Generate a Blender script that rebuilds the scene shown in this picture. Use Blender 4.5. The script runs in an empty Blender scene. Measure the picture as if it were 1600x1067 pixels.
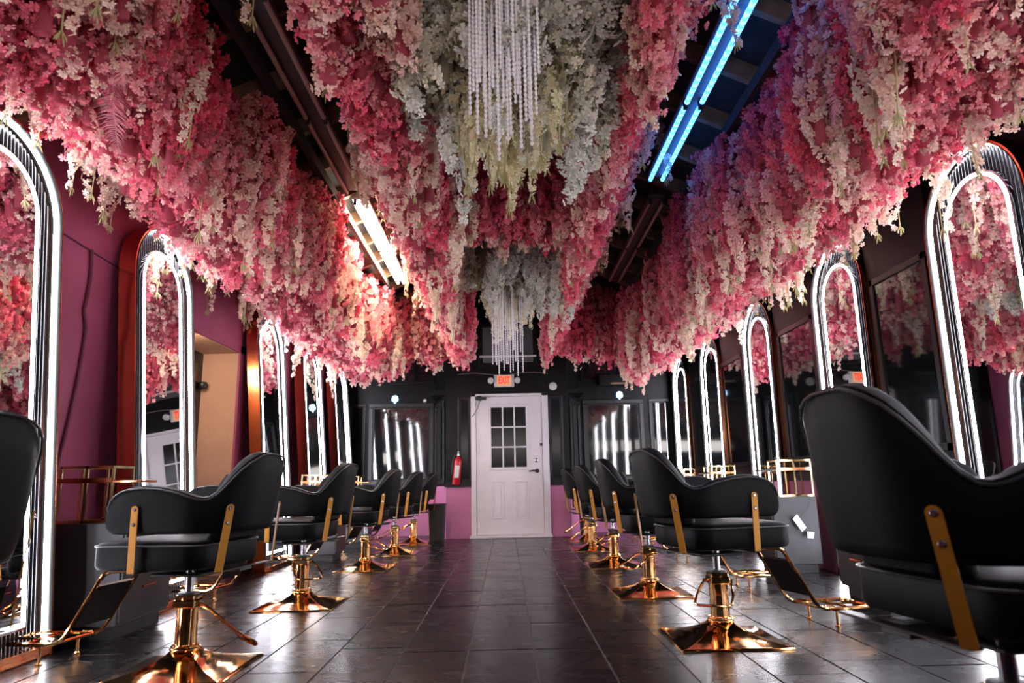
import bpy, math, random
import numpy as np
from mathutils import Vector, Matrix
R = random.Random(7)
NR = np.random.RandomState(11)
SC = bpy.context.scene
COL = SC.collection
PI = math.pi

# ---------------------------------------------------------------- camera, world, exposure
cam_d = bpy.data.cameras.new('camera'); cam = bpy.data.objects.new('camera', cam_d); COL.objects.link(cam)
cam_d.sensor_width = 36; cam_d.lens = 36 * 1067 / 1600; cam_d.clip_start = .05
_p, _r, _y = math.radians(11.8), math.radians(1.15), math.radians(.71)
_f = Vector((math.sin(_y) * math.cos(_p), math.cos(_y) * math.cos(_p), math.sin(_p)))
_x = Vector((math.cos(_y), -math.sin(_y), 0)); _u = _x.cross(_f)
_x2 = _x * math.cos(_r) - _u * math.sin(_r); _u2 = _u * math.cos(_r) + _x * math.sin(_r)
cam.matrix_world = Matrix(((_x2.x, _u2.x, -_f.x, 0), (_x2.y, _u2.y, -_f.y, 0), (_x2.z, _u2.z, -_f.z, .77), (0, 0, 0, 1)))
cam_d.dof.use_dof = True; cam_d.dof.focus_distance = 4.6; cam_d.dof.aperture_fstop = 3.2
SC.camera = cam
w = bpy.data.worlds.new('world'); SC.world = w; w.use_nodes = True
w.node_tree.nodes['Background'].inputs[0].default_value = (.5, .55, .7, 1)
w.node_tree.nodes['Background'].inputs[1].default_value = .05
SC.view_settings.view_transform = 'Standard'; SC.view_settings.look = 'None'
SC.view_settings.exposure = 0.65; SC.view_settings.gamma = 1; SC.view_settings.use_curve_mapping = False
LED = 38.0          # strength of the white strips on the mirrors
TUBE = 75.0        # lit fluorescent tubes
BLUE = 5.0

# soft unseen fill added behind the camera, tilted up to brighten the flowers
a_ = bpy.data.lights.new('fill_light', 'AREA'); a_.shape = 'RECTANGLE'; a_.size = 4.6; a_.size_y = 1.1; a_.energy = 110; a_.color = (1.0, .90, .86)
ao = bpy.data.objects.new('fill_light', a_); COL.objects.link(ao); ao.location = (.1, -1.45, 2.1); ao.rotation_euler = (math.radians(148), 0, 0)
b_ = bpy.data.lights.new('recess_fill', 'AREA'); b_.size = .3; b_.energy = 9; b_.color = (1.0, .72, .5)  # added warm lamp, hidden past the mirror, brightens the peach reveal
bo = bpy.data.objects.new('recess_fill', b_); COL.objects.link(bo); b_.energy = 7; bo.location = (-2.76, 5.62, 2.02); bo.rotation_euler = (math.radians(35), 0, 0)

# ---------------------------------------------------------------- materials
def new_mat(name):
    m = bpy.data.materials.new(name); m.use_nodes = True
    nt = m.node_tree; b = nt.nodes['Principled BSDF']
    return m, nt, b
def mat(name, col, rough=.5, metal=0, bump=0, bscale=60, var=0, vscale=8, coat=0, spec=None):
    m, nt, b = new_mat(name)
    b.inputs['Base Color'].default_value = (*col, 1); b.inputs['Roughness'].default_value = rough
    b.inputs['Metallic'].default_value = metal; b.inputs['Coat Weight'].default_value = coat
    if spec is not None: b.inputs['Specular IOR Level'].default_value = spec
    if bump or var:
        tc = nt.nodes.new('ShaderNodeTexCoord')
    if bump:
        n = nt.nodes.new('ShaderNodeTexNoise'); n.inputs['Scale'].default_value = bscale; n.inputs['Detail'].default_value = 5
        bp = nt.nodes.new('ShaderNodeBump'); bp.inputs['Strength'].default_value = bump; bp.inputs['Distance'].default_value = .01
        nt.links.new(tc.outputs['Object'], n.inputs['Vector']); nt.links.new(n.outputs[0], bp.inputs['Height']); nt.links.new(bp.outputs[0], b.inputs['Normal'])
    if var:
        n = nt.nodes.new('ShaderNodeTexNoise'); n.inputs['Scale'].default_value = vscale; n.inputs['Detail'].default_value = 6
        r = nt.nodes.new('ShaderNodeValToRGB')
        r.color_ramp.elements[0].position = .3; r.color_ramp.elements[1].position = .7
        r.color_ramp.elements[0].color = (*[c * (1 - var) for c in col], 1); r.color_ramp.elements[1].color = (*[min(1, c * (1 + var)) for c in col], 1)
        nt.links.new(tc.outputs['Object'], n.inputs['Vector']); nt.links.new(n.outputs[0], r.inputs[0]); nt.links.new(r.outputs[0], b.inputs['Base Color'])
    return m
def emis(name, col, s, base=(.8, .8, .8)):
    m, nt, b = new_mat(name)
    b.inputs['Base Color'].default_value = (*base, 1)
    b.inputs['Emission Color'].default_value = (*col, 1); b.inputs['Emission Strength'].default_value = s
    return m
M = {}
M['plum'] = mat('plum wall paint', (.40, .085, .175), .55, bump=.15, bscale=40, var=.12, vscale=3)
M['pink'] = mat('pink wall paint', (.50, .17, .32), .55, bump=.1, bscale=50, var=.08, vscale=4)
M['peach'] = mat('peach plaster', (.62, .40, .29), .7, bump=.2, bscale=30, var=.1, vscale=3)
M['black_wall'] = mat('black wall paint', (.004, .004, .0045), .4, bump=.12, bscale=25, spec=.18)
M['black_trim'] = mat('black gloss trim', (.007, .007, .0075), .3, bump=.05, bscale=30, spec=.35)
M['door_glass'] = mat('black door glass', (.006, .006, .007), .15, spec=.25)
M['dark_glass'] = mat('dark window glass', (.006, .008, .009), .04, spec=.9)
M['dark_glass'].node_tree.nodes['Principled BSDF'].inputs['IOR'].default_value = 1.5
M['roof'] = mat('dark roof board', (.03, .028, .028), .7, bump=.3, bscale=12, var=.4, vscale=5)
M['rafter'] = mat('brown rafter wood', (.20, .12, .07), .6, bump=.3, bscale=20, var=.35, vscale=9)
M['white_paint'] = mat('white door paint', (.70, .67, .70), .4, bump=.05, bscale=20, var=.04)
M['white_plastic'] = mat('white plastic', (.6, .6, .6), .4)
M['steel'] = mat('brushed steel', (.45, .45, .47), .25, metal=1)
M['chrome'] = mat('dark chrome', (.55, .56, .6), .08, metal=1)
M['black_plastic'] = mat('black plastic', (.012, .012, .012), .4)
M['leather'] = mat('black leatherette', (.0022, .0024, .0027), .55, bump=.1, bscale=220, spec=.13)
M['pad_black'] = mat('black pad vinyl', (.008, .008, .008), .3)
M['piping'] = mat('grey piping', (.05, .05, .052), .35)
M['gold'] = mat('polished rose gold', (.93, .50, .20), .09, metal=1)
M['gold_pale'] = mat('polished pale gold', (.86, .62, .30), .12, metal=1)
M['bronze'] = mat('ochre bronze strap', (.62, .27, .02), .5, metal=.15)
M['copper'] = mat('copper mirror sheet', (.72, .26, .12), .16, metal=1)
M['mirror'] = mat('mirror glass', (.80, .83, .83), .012, metal=1)
M['flute'] = mat('black fluted acrylic', (.006, .007, .009), .16, spec=.22)
M['flute'].node_tree.nodes['Principled BSDF'].inputs['IOR'].default_value = 1.55
M['cabinet'] = mat('charcoal laminate', (.030, .032, .036), .45, bump=.03, bscale=80)
M['cabinet_dark'] = mat('black laminate', (.016, .017, .019), .4)
M['red'] = mat('red enamel', (.42, .012, .02), .25)
M['grout'] = mat('floor grout', (.16, .14, .15), .85)
M['tube_off'] = mat('unlit tube glass', (.40, .27, .25), .25)
M['tag'] = mat('white paper tag', (.75, .75, .75), .6)
M['wire'] = mat('black wire', (.01, .01, .01), .5)
M['wire_pink'] = mat('plum painted hose', (.17, .03, .08), .5)
M['stem'] = mat('green stem', (.14, .17, .05), .6)
M['bud'] = mat('yellow green bud', (.45, .42, .20), .6)
M['bead'] = mat('pearl bead string', (.90, .88, .93), .3)
M['led'] = emis('white light strip', (.95, .93, 1.0), LED)
M['led_in'] = emis('white inner light strip', (.90, .88, 1.0), LED * .8)
M['tube'] = emis('lit fluorescent tube', (1.0, .82, .62), TUBE)
M['blue'] = emis('blue lit tube', (.02, .15, 1.0), BLUE)
_nt = M['blue'].node_tree; _w = _nt.nodes.new('ShaderNodeTexWave'); _w.bands_direction = 'DIAGONAL'; _w.inputs['Scale'].default_value = 9; _w.inputs['Distortion'].default_value = 1.5
_tc = _nt.nodes.new('ShaderNodeTexCoord'); _rr = _nt.nodes.new('ShaderNodeValToRGB'); _rr.color_ramp.elements[0].color = (.01, .13, .9, 1); _rr.color_ramp.elements[1].color = (.08, .36, 1, 1)
_nt.links.new(_tc.outputs['Object'], _w.inputs['Vector']); _nt.links.new(_w.outputs['Fac'], _rr.inputs[0]); _nt.links.new(_rr.outputs[0], _nt.nodes['Principled BSDF'].inputs['Emission Color'])
M['blue_small'] = emis('pale blue lamp', (.25, .6, 1.0), 3)
M['exit_red'] = emis('exit letters', (1.0, .03, .02), .8, (.5, .02, .02))
M['exit_glow'] = emis('exit panel', (1.0, .45, .22), .42, (.2, .08, .05))

def tile_material():
    m, nt, b = new_mat('dark slate tile')
    N = nt.nodes.new; L = nt.links.new
    tc = N('ShaderNodeTexCoord'); oi = N('ShaderNodeObjectInfo')
    add = N('ShaderNodeVectorMath'); add.operation = 'ADD'
    geo = N('ShaderNodeNewGeometry')
    sc_ = N('ShaderNodeVectorMath'); sc_.operation = 'SCALE'; sc_.inputs[0].default_value = (7, 13, 3)
    L(oi.outputs['Random'], sc_.inputs['Scale']); L(geo.outputs['Position'], add.inputs[0]); L(sc_.outputs[0], add.inputs[1])
    n1 = N('ShaderNodeTexNoise'); n1.inputs['Scale'].default_value = 2.2; n1.inputs['Detail'].default_value = 7; n1.inputs['Roughness'].default_value = .6
    mp = N('ShaderNodeMapping'); mp.inputs['Scale'].default_value = (1, 2.2, 1)
    L(add.outputs[0], mp.inputs[0]); L(mp.outputs[0], n1.inputs['Vector'])
    r1 = N('ShaderNodeValToRGB'); r1.color_ramp.elements[0].position = .35; r1.color_ramp.elements[1].position = .72
    r1.color_ramp.elements[0].color = (.0022, .002, .0024, 1); r1.color_ramp.elements[1].color = (.0075, .0065, .007, 1)
    L(n1.outputs[0], r1.inputs[0])
    # thin pale veins: distance-to-edge voronoi on a warped coordinate, broken up by noise
    nw = N('ShaderNodeTexNoise'); nw.inputs['Scale'].default_value = 5; nw.inputs['Detail'].default_value = 5
    L(add.outputs[0], nw.inputs['Vector'])
    wm = N('ShaderNodeMixRGB'); wm.blend_type = 'LINEAR_LIGHT'; wm.inputs[0].default_value = .22
    L(add.outputs[0], wm.inputs[1]); L(nw.outputs['Color'], wm.inputs[2])
    vo = N('ShaderNodeTexVoronoi'); vo.feature = 'DISTANCE_TO_EDGE'; vo.inputs['Scale'].default_value = 1.15
    L(wm.outputs[0], vo.inputs['Vector'])
    rv = N('ShaderNodeValToRGB'); rv.color_ramp.elements[0].position = 0; rv.color_ramp.elements[1].position = .007
    rv.color_ramp.elements[0].color = (1, 1, 1, 1); rv.color_ramp.elements[1].color = (0, 0, 0, 1)
    L(vo.outputs['Distance'], rv.inputs[0])
    nm = N('ShaderNodeTexNoise'); nm.inputs['Scale'].default_value = 1.7; nm.inputs['Detail'].default_value = 3
    L(add.outputs[0], nm.inputs['Vector'])
    rm = N('ShaderNodeValToRGB'); rm.color_ramp.elements[0].position = .52; rm.color_ramp.elements[1].position = .66
    L(nm.outputs[0], rm.inputs[0])
    mu = N('ShaderNodeMath'); mu.operation = 'MULTIPLY'; L(rv.outputs[0], mu.inputs[0]); L(rm.outputs[0], mu.inputs[1])
    mx = N('ShaderNodeMixRGB'); L(mu.outputs[0], mx.inputs[0]); L(r1.outputs[0], mx.inputs[1]); mx.inputs[2].default_value = (.14, .13, .13, 1)
    L(mx.outputs[0], b.inputs['Base Color'])
    rr = N('ShaderNodeMapRange'); rr.inputs[1].default_value = .3; rr.inputs[2].default_value = .7; rr.inputs[3].default_value = .24; rr.inputs[4].default_value = .30
    L(n1.outputs[0], rr.inputs[0]); L(rr.outputs[0], b.inputs['Roughness'])
    bp = N('ShaderNodeBump'); bp.inputs['Strength'].default_value = .07; bp.inputs['Distance'].default_value = .004
    L(n1.outputs[0], bp.inputs['Height']); L(bp.outputs[0], b.inputs['Normal'])
    b.inputs['Specular IOR Level'].default_value = .34
    return m
M['tile'] = tile_material()

def petal_material():
    m = bpy.data.materials.new('silk petals'); m.use_nodes = True; nt = m.node_tree; nt.nodes.clear()
    N = nt.nodes.new; L = nt.links.new
    at = N('ShaderNodeAttribute'); at.attribute_name = 'tint'
    d = N('ShaderNodeBsdfDiffuse'); t = N('ShaderNodeBsdfTranslucent'); x = N('ShaderNodeMixShader'); x.inputs[0].default_value = .45
    o = N('ShaderNodeOutputMaterial')
    L(at.outputs['Color'], d.inputs[0]); L(at.outputs['Color'], t.inputs[0]); L(d.outputs[0], x.inputs[1]); L(t.outputs[0], x.inputs[2]); L(x.outputs[0], o.inputs[0])
    return m
M['petal'] = petal_material()

# ---------------------------------------------------------------- mesh helper
class MB:
    def __init__(s): s.v = []; s.f = []
    def add(s, v, f):
        o = len(s.v); s.v += [tuple(p) for p in v]; s.f += [tuple(i + o for i in q) for q in f]; return s
    def box(s, a, b, bev=0):
        x0, y0, z0 = a; x1, y1, z1 = b
        if x0 > x1: x0, x1 = x1, x0
        if y0 > y1: y0, y1 = y1, y0
        if z0 > z1: z0, z1 = z1, z0
        if not bev:
            return s.add([(x0, y0, z0), (x1, y0, z0), (x1, y1, z0), (x0, y1, z0), (x0, y0, z1), (x1, y0, z1), (x1, y1, z1), (x0, y1, z1)],
                         [(0, 3, 2, 1), (4, 5, 6, 7), (0, 1, 5, 4), (1, 2, 6, 5), (2, 3, 7, 6), (3, 0, 4, 7)])
        e = bev
        def ring(i, z): return [(x0 + i, y0 + e, z), (x0 + e, y0 + i, z), (x1 - e, y0 + i, z), (x1 - i, y0 + e, z), (x1 - i, y1 - e, z), (x1 - e, y1 - i, z), (x0 + e, y1 - i, z), (x0 + i, y1 - e, z)]
        def ringf(z): return [(x0 + e, y0 + e, z)] * 1
        rs = [[(x0 + e, y0 + e, z0)] , ]
        r0 = [(min(max(p[0], x0 + e), x1 - e), min(max(p[1], y0 + e), y1 - e), z0) for p in ring(0, z0)]
        r3 = [(p[0], p[1], z1) for p in r0]
        return s.loft([r0, ring(0, z0 + e), ring(0, z1 - e), r3], cap=True)
    def loft(s, rings, cap=True, close=True):
        n = len(rings[0]); v = [p for r in rings for p in r]; f = []
        for i in range(len(rings) - 1):
            for j in range(n if close else n - 1):
                k = (j + 1) % n; f.append((i * n + j, i * n + k, (i + 1) * n + k, (i + 1) * n + j))
        if cap: f.append(tuple(range(n - 1, -1, -1))); f.append(tuple((len(rings) - 1) * n + j for j in range(n)))
        return s.add(v, f)
    def tube(s, path, r, n=8, closed=False):
        P = [Vector(p) for p in path]; rings = []; up = None
        for i, p in enumerate(P):
            a = P[i - 1] if (i > 0 or closed) else p; b = P[(i + 1) % len(P)] if (i < len(P) - 1 or closed) else p
            t = (b - a).normalized()
            if up is None: up = t.orthogonal().normalized()
            up = (up - t * up.dot(t)).normalized(); q = t.cross(up)
            rr = r[i] if isinstance(r, (list, tuple)) else r
            rings.append([p + (up * math.cos(2 * PI * k / n) + q * math.sin(2 * PI * k / n)) * rr for k in range(n)])
        if closed: rings.append(rings[0])
        return s.loft(rings, cap=not closed)
    def cyl(s, a, b, r, n=16, r2=None): return s.tube([a, b], [r, r if r2 is None else r2], n)
    def lathe(s, prof, c=(0, 0, 0), n=24, axis='z'):
        rings = []
        for r, z in prof:
            ring = []
            for k in range(n):
                x, y = r * math.cos(2 * PI * k / n), r * math.sin(2 * PI * k / n)
                ring.append((c[0] + x, c[1] + y, c[2] + z) if axis == 'z' else ((c[0] + x, c[1] + z, c[2] + y) if axis == 'y' else (c[0] + z, c[1] + x, c[2] + y)))
            rings.append(ring)
        return s.loft(rings)
    def prism(s, poly, lo, hi, axis='x'):       # poly: 2-d outline in the plane across axis
        def P(p, h): return (h, p[0], p[1]) if axis == 'x' else ((p[0], h, p[1]) if axis == 'y' else (p[0], p[1], h))
        return s.loft([[P(p, lo) for p in poly], [P(p, hi) for p in poly]])
    def build(s, name, m, parent=None, smooth=False, loc=None, rotz=0):
        me = bpy.data.meshes.new(name); me.from_pydata(s.v, [], s.f); me.update()
        import bmesh
        bm = bmesh.new(); bm.from_mesh(me); bmesh.ops.recalc_face_normals(bm, faces=bm.faces); bm.to_mesh(me); bm.free()
        me.materials.append(M[m] if isinstance(m, str) else m)
        o = bpy.data.objects.new(name, me); COL.objects.link(o)
        if parent is not None: o.parent = parent
        if loc: o.location = loc
        o.rotation_euler.z = rotz
        if smooth:
            me.polygons.foreach_set('use_smooth', [True] * len(me.polygons))
            try: me.set_sharp_from_angle(angle=math.radians(38))
            except Exception: pass
        return o
def empty(name, loc=(0, 0, 0), rotz=0, parent=None):
    o = bpy.data.objects.new(name, None); COL.objects.link(o); o.location = loc; o.rotation_euler.z = rotz
    o.empty_display_size = .05
    if parent: o.parent = parent
    return o
def tag(o, label, cat, group=None, kind=None):
    o['label'] = label; o['category'] = cat
    if group: o['group'] = group
    if kind: o['kind'] = kind
    return o
def struct(o, label=None):
    o['kind'] = 'structure'
    if label: o['label'] = label
    return o
def dup(o, parent=None):
    c = o.copy(); COL.objects.link(c); c.parent = parent
    for ch in list(o.children): dup(ch, c)
    return c

# ---------------------------------------------------------------- room shell
XL, XR, YB, YF = -2.60, 2.80, 11.20, -1.6      # left, right, back, front limits
XC = .10
def roof_z(x): return 2.84 + .46 * (2.70 - abs(x - XC))
# floor: grout bed with one object per tile
fl = struct(MB().box((XL - .5, YF, -.12), (XR + .1, YB + .1, -.004)).build('floor', 'grout'), 'dark slate tiled floor with pale grout lines')
TW, TL, GAP = .312, .62, .008
def tile_mesh(w_, l_):
    b = MB().box((GAP / 2, GAP / 2, -.02), (w_ - GAP / 2, l_ - GAP / 2, 0), .001); return b
proto_tile = None; far = MB(); n_tile = 0
ncol = int((XR - XL) / TW) + 1
x0t = -.193 - 8 * TW
for c in range(ncol + 1):
    x = x0t + c * TW
    if x > XR: continue
    wcol = min(TW, XR - x)
    off = R.choice([0, .12, .2, .31, .42, .5]) + R.uniform(-.02, .02)
    y = YF + off - TL
    while y < YB:
        a, b_ = max(y, YF), min(y + TL, YB)
        vis = (b_ > 2.35) and (abs(x + TW / 2) < .85 * b_ + .2)
        full = (b_ - a > TL - 1e-4) and (wcol > TW - 1e-4)
        if vis and n_tile < 292:
            if full:
                if proto_tile is None:
                    o = tile_mesh(TW, TL).build('tile', 'tile', fl); proto_tile = o
                else:
                    o = proto_tile.copy(); COL.objects.link(o)
            else: o = tile_mesh(wcol, b_ - a).build('tile', 'tile', fl)
            o.location = (x, a, R.uniform(-.0006, .0006)); o.rotation_euler = (R.uniform(-.0012, .0012), R.uniform(-.0015, .0015), 0); n_tile += 1
        else:
            far.box((x + GAP / 2, a + GAP / 2, -.02), (x + wcol - GAP / 2, b_ - GAP / 2, 0), .001)
        y += TL
far.build('tile', 'tile', fl)['kind'] = 'stuff'

# left wall with a deep recess between the second and third mirrors
AY0, AY1, AZ = 5.46, 6.60, 2.08
wl = MB()
for (a, b_, z0, z1) in ((YF, AY0, 0, 2.95), (AY1, YB, 0, 2.95), (AY0, AY1, AZ, 2.95)):
    wl.box((XL - .12, a, z0), (XL, b_, z1))
wl = struct(wl.build('wall_left', 'plum'), 'plum painted left wall')
MB().box((XL - .34, AY0 - .1, 0), (XL - .001, AY0 + .004, AZ)).box((XL - .34, AY1 - .004, 0), (XL - .001, AY1 + .1, AZ)).box((XL - .34, AY0 - .1, AZ - .004), (XL - .001, AY1 + .1, AZ + .1)).build('recess_lining', 'peach', wl)['label'] = 'peach plaster reveal of the recess'
MB().box((XL, AY1 + .0, 0), (XL + .02, AY1 + .22, AZ + .08)).box((XL, AY0 - .12, AZ), (XL + .02, AY1 + .22, AZ + .09)).build('casing', 'plum', wl)
dr = MB().box((XL - .40, AY0 - .1, 0), (XL - .34, AY1 + .1, AZ + .1)).build('door_2', 'black_trim'); struct(dr, 'dark glazed door at the back of the recess')
MB().box((XL - .34, AY0 + .12, .1), (XL - .335, AY1 - .12, AZ - .12)).build('pane', 'dark_glass', dr)
MB().lathe([(.0, -.03), (.035, -.03), (.045, 0), (.035, .03), (0, .03)], (XL - .30, AY1 - .06, 1.76), 12).build('knob', 'black_plastic', dr, True)
MB().tube([(XL + .006, 3.2, 2.30), (XL + .006, 3.94, 2.27), (XL + .006, 4.5, 2.25)], .006, 6).build('conduit', 'wire_pink', wl)
hs = MB().tube([(XL + .012, 4.12 + .02 * math.sin(t * .9), 2.27 - t * .1) if t < 5 else (XL + .012, 4.15 - .004 * (t - 5) ** 1.6, 2.27 - t * .1) for t in range(0, 15)], .011, 8)
hs.build('hose', 'wire_pink', wl, True)
lk = MB().box((XL, 7.00, 1.36), (XL + .06, 7.12, 1.50), .006).build('lock_box', 'plum', wl)
MB().box((XL + .06, 7.02, 1.38), (XL + .10, 7.10, 1.46), .005).lathe([(0, 0), (.02, 0), (.02, .05), (.035, .06), (.035, .09), (0, .1)], (XL + .10, 7.06, 1.42), 12, 'x').build('latch', 'black_plastic', lk, True)

# right wall: black above, pink dado below, framed dark glass
RM = (2.03, 3.70, 5.37, 7.18, 8.92, 10.50); NF = XR - .055     # the right mirrors sit in shallow niches
edges = [YF] + [e for y in RM for e in (y - .44, y + .44)] + [YB]
def right_layer(z0, z1, x0, x1, whole=False):
    b = MB()
    if whole: return b.box((x0, YF, z0), (x1, YB, z1))
    for i in range(0, len(edges) - 1, 2):
        if edges[i + 1] > edges[i] + .01: b.box((x0, edges[i], z0), (x1, edges[i + 1], z1))
    return b
wr = right_layer(.76, 2.69, NF, XR + .02); wr.box((NF, YF, 2.69), (XR + .02, YB, 2.95)); wr.box((XR + .02, YF, 0), (XR + .14, YB, 2.95))
wr = struct(wr.build('wall_right', 'black_wall'), 'black panelled right wall')
right_layer(0, .76, NF, XR + .02).build('dado', 'pink', wr)['label'] = 'pink painted lower wall'
right_layer(.75, .82, NF - .015, NF).build('ledge', 'black_trim', wr)
XW = XR; XR = NF
k = 0
for yy in (2.52, 4.19, 5.86, 7.70, 9.42):
    a, b_ = yy, yy + (.69 if yy < 5.8 else .8 if yy < 9 else .58)
    fr = MB()
    for (q, r_) in (((a, .92), (b_, .97)), ((a, 2.15), (b_, 2.20)), ((a, .92), (a + .05, 2.20)), ((b_ - .05, .92), (b_, 2.20))):
        fr.box((XR - .018, q[0], q[1]), (XR, r_[0], r_[1]), .004)
    k += 1
    o = struct(fr.build('window_%d' % k, 'black_trim'), 'black framed dark glass panel in the right wall')
    MB().box((XR - .006, a + .05, .97), (XR - .001, b_ - .05, 2.15)).build('pane', 'dark_glass', o)

XR = XW
# back wall: flat centre standing forward round the door, slanted returns and two bays with windows
def wall_run(pts, z0, z1, name, m, parent=None, th=.08):
    b = MB()
    for (p, q) in zip(pts[:-1], pts[1:]):
        d = Vector((q[0] - p[0], q[1] - p[1], 0)).normalized(); n_ = Vector((-d.y, d.x, 0)) * th
        b.prism([(p[0], p[1]), (q[0], q[1]), (q[0] + n_.x, q[1] + n_.y), (p[0] + n_.x, p[1] + n_.y)], z0, z1, 'z')
    return b.build(name, m, parent)
YD = 10.45
runL = [(XL, YB), (-1.14, YB), (-.90, YD), (-.52, YD)]
runR = [(.66, YD), (.96, YD), (1.22, YB), (XR, YB)]
wb = struct(wall_run(runL, .76, 2.95, 'wall_back', 'black_wall'), 'black framed storefront back wall with a pink dado')
wall_run(runR, .76, 2.95, 'storefront_side', 'black_wall', wb)
wall_run([(XL, YB), (-.52, YB)], 2.95, 4.4, 'gable', 'black_wall', wb); wall_run([(-.52, YD), (.66, YD)], 2.13, 4.4, 'header', 'black_wall', wb)
wall_run([(.66, YB), (XR, YB)], 2.95, 4.4, 'gable', 'black_wall', wb)
wall_run(runL, 0, .76, 'dado', 'pink', wb)['label'] = 'pink painted lower wall left of the door'
wall_run(runR, 0, .76, 'dado', 'pink', wb)['label'] = 'pink painted lower wall right of the door'
MB().box((-1.15, YD - .005, 2.13), (1.22, YB, 2.2)).build('soffit', 'black_wall', wb)
wall_run([(-.92, YD - .03), (-.50, YD - .03)], .745, .82, 'ledge', 'black_trim', wb, .03)
wall_run([(.64, YD - .03), (.98, YD - .03)], .745, .82, 'ledge', 'black_trim', wb, .03)

def framed_window(p, q, z0, z1, idx, label, bar=.06, glass='dark_glass', tilt=0, dep=.05):
    p = Vector((*p, 0)); q = Vector((*q, 0)); d = (q - p).normalized(); n_ = Vector((d.y, -d.x, 0)); Lg = (q - p).length
    o = bpy.data.objects.new('tmp', None)
    ang = math.atan2(d.y, d.x); fr = MB()
    for (a0, b0, a1, b1) in ((0, z0, Lg, z0 + bar), (0, z1 - bar, Lg, z1), (0, z0 + bar, bar, z1 - bar), (Lg - bar, z0 + bar, Lg, z1 - bar)):
        fr.box((a0, -dep, b0), (a1, 0, b1), .006)
    i2 = bar; e2 = .018
    for (a0, b0, a1, b1) in ((i2, z0 + i2, Lg - i2, z0 + i2 + e2), (i2, z1 - i2 - e2, Lg - i2, z1 - i2), (i2, z0 + i2 + e2, i2 + e2, z1 - i2 - e2), (Lg - i2 - e2, z0 + i2 + e2, Lg - i2, z1 - i2 - e2)):
        fr.box((a0, -dep * .6, b0), (a1, 0, b1), .004)
    bpy.data.objects.remove(o)
    f = struct(fr.build('window_%d' % idx, 'black_trim'), label); f.location = (p.x, p.y, 0); f.rotation_euler.z = ang
    MB().box((i2 + e2, -.014, z0 + i2 + e2), (Lg - i2 - e2, -.006, z1 - i2 - e2)).build('pane', glass, f)
    return f
framed_window((-2.22, YB), (-1.16, YB), .80, 2.10, 6, 'black framed dark window left of the door reflecting light strips', .07)
framed_window((1.27, YB), (2.27, YB), .80, 2.10, 7, 'black framed dark window right of the door reflecting light strips', .07)
framed_window((-1.12, YB - .05), (-.92, YD + .06), .80, 2.06, 8, 'slanted dark glass panel left of the door', .05, dep=.03)
framed_window((.99, YD + .07), (1.20, YB - .06), .80, 2.06, 9, 'slanted dark glass panel right of the door', .05, dep=.03)
framed_window((-.72, YD), (-.52, YD), .82, 2.09, 10, 'narrow dark sidelight left of the door', .03, 'door_glass', dep=.025)
framed_window((.66, YD), (.88, YD), .82, 2.09, 11, 'narrow dark sidelight right of the door', .03, 'door_glass', dep=.025)
framed_window((2.36, YB), (2.76, YB), .80, 2.10, 12, 'dark panel in the right back corner', .05, dep=.03)
framed_window((-2.58, YB), (-2.27, YB), .80, 2.10, 17, 'dark panel in the left back corner', .04, dep=.03)
M['grey_glass'] = mat('grey clerestory glass', (.10, .105, .11), .3)
framed_window((-.40, YD), (.52, YD), 2.55, 3.25, 13, 'clerestory window above the door', .05, 'grey_glass', dep=.03)
framed_window((-1.9, YB), (-1.16, YB), 2.42, 2.94, 14, 'clerestory panel over the left bay', .04, dep=.03)
framed_window((1.26, YB), (2.1, YB), 2.42, 2.94, 15, 'clerestory panel over the right bay', .04, dep=.03)
o = struct(MB().box((-.38, YD - .05, 2.70), (.50, YD - .02, 2.725)).build('trim_1', 'white_plastic'), 'pale rail across the clerestory window')
o = struct(MB().box((XL, YF - .1, 0), (XR, YF, 4.4)).build('wall_front', 'black_wall'))

# door
d1 = MB().box((-.44, YD - .02, .045), (.555, YD + .03, 2.085))
d1 = struct(d1.build('door_1', 'white_paint'), 'white door with nine panes over two raised panels')
GX0, GX1, GZ0, GZ1 = -.215, .315, 1.02, 1.92
cs = MB()
for (a0, b0, a1, b1) in ((-.52, .0, -.445, 2.13), (.56, .0, .655, 2.13), (-.52, 2.09, .655, 2.13)): cs.box((a0, YD - .05, b0), (a1, YD + .03, b1), .004)
cs.build('door_frame', 'white_paint', d1)
ft = MB()
for (a0, b0, a1, b1) in ((GX0 - .04, GZ0 - .04, GX1 + .04, GZ0), (GX0 - .04, GZ1, GX1 + .04, GZ1 + .04), (GX0 - .04, GZ0, GX0, GZ1), (GX1, GZ0, GX1 + .04, GZ1)): ft.box((a0, YD - .036, b0), (a1, YD - .02, b1), .004)
ft.build('window_frame', 'white_paint', d1)
gw, gh = (GX1 - GX0) / 3, (GZ1 - GZ0) / 3
for i in range(3):
    for j in range(3):
        MB().box((GX0 + i * gw, YD - .026, GZ0 + j * gh), (GX0 + (i + 1) * gw, YD - .021, GZ0 + (j + 1) * gh)).build('pane', 'door_glass', d1)
mt = MB()
for i in (1, 2):
    mt.box((GX0 + i * gw - .011, YD - .036, GZ0), (GX0 + i * gw + .011, YD - .021, GZ1), .003)
    mt.box((GX0, YD - .036, GZ0 + i * gh - .011), (GX1, YD - .021, GZ0 + i * gh + .011), .003)
mt.build('muntin', 'white_paint', d1)
for (a0, a1) in ((-.22, -.03), (.14, .34)):
    b = MB()
    for (p0, q0, p1, q1) in ((a0, .27, a1, .29), (a0, .80, a1, .82), (a0, .29, a0 + .02, .80), (a1 - .02, .29, a1, .80)): b.box((p0, YD - .030, q0), (p1, YD - .02, q1), .004)
    b.box((a0 + .045, YD - .028, .315), (a1 - .045, YD - .02, .775), .007); b.build('raised_panel', 'white_paint', d1)
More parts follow.
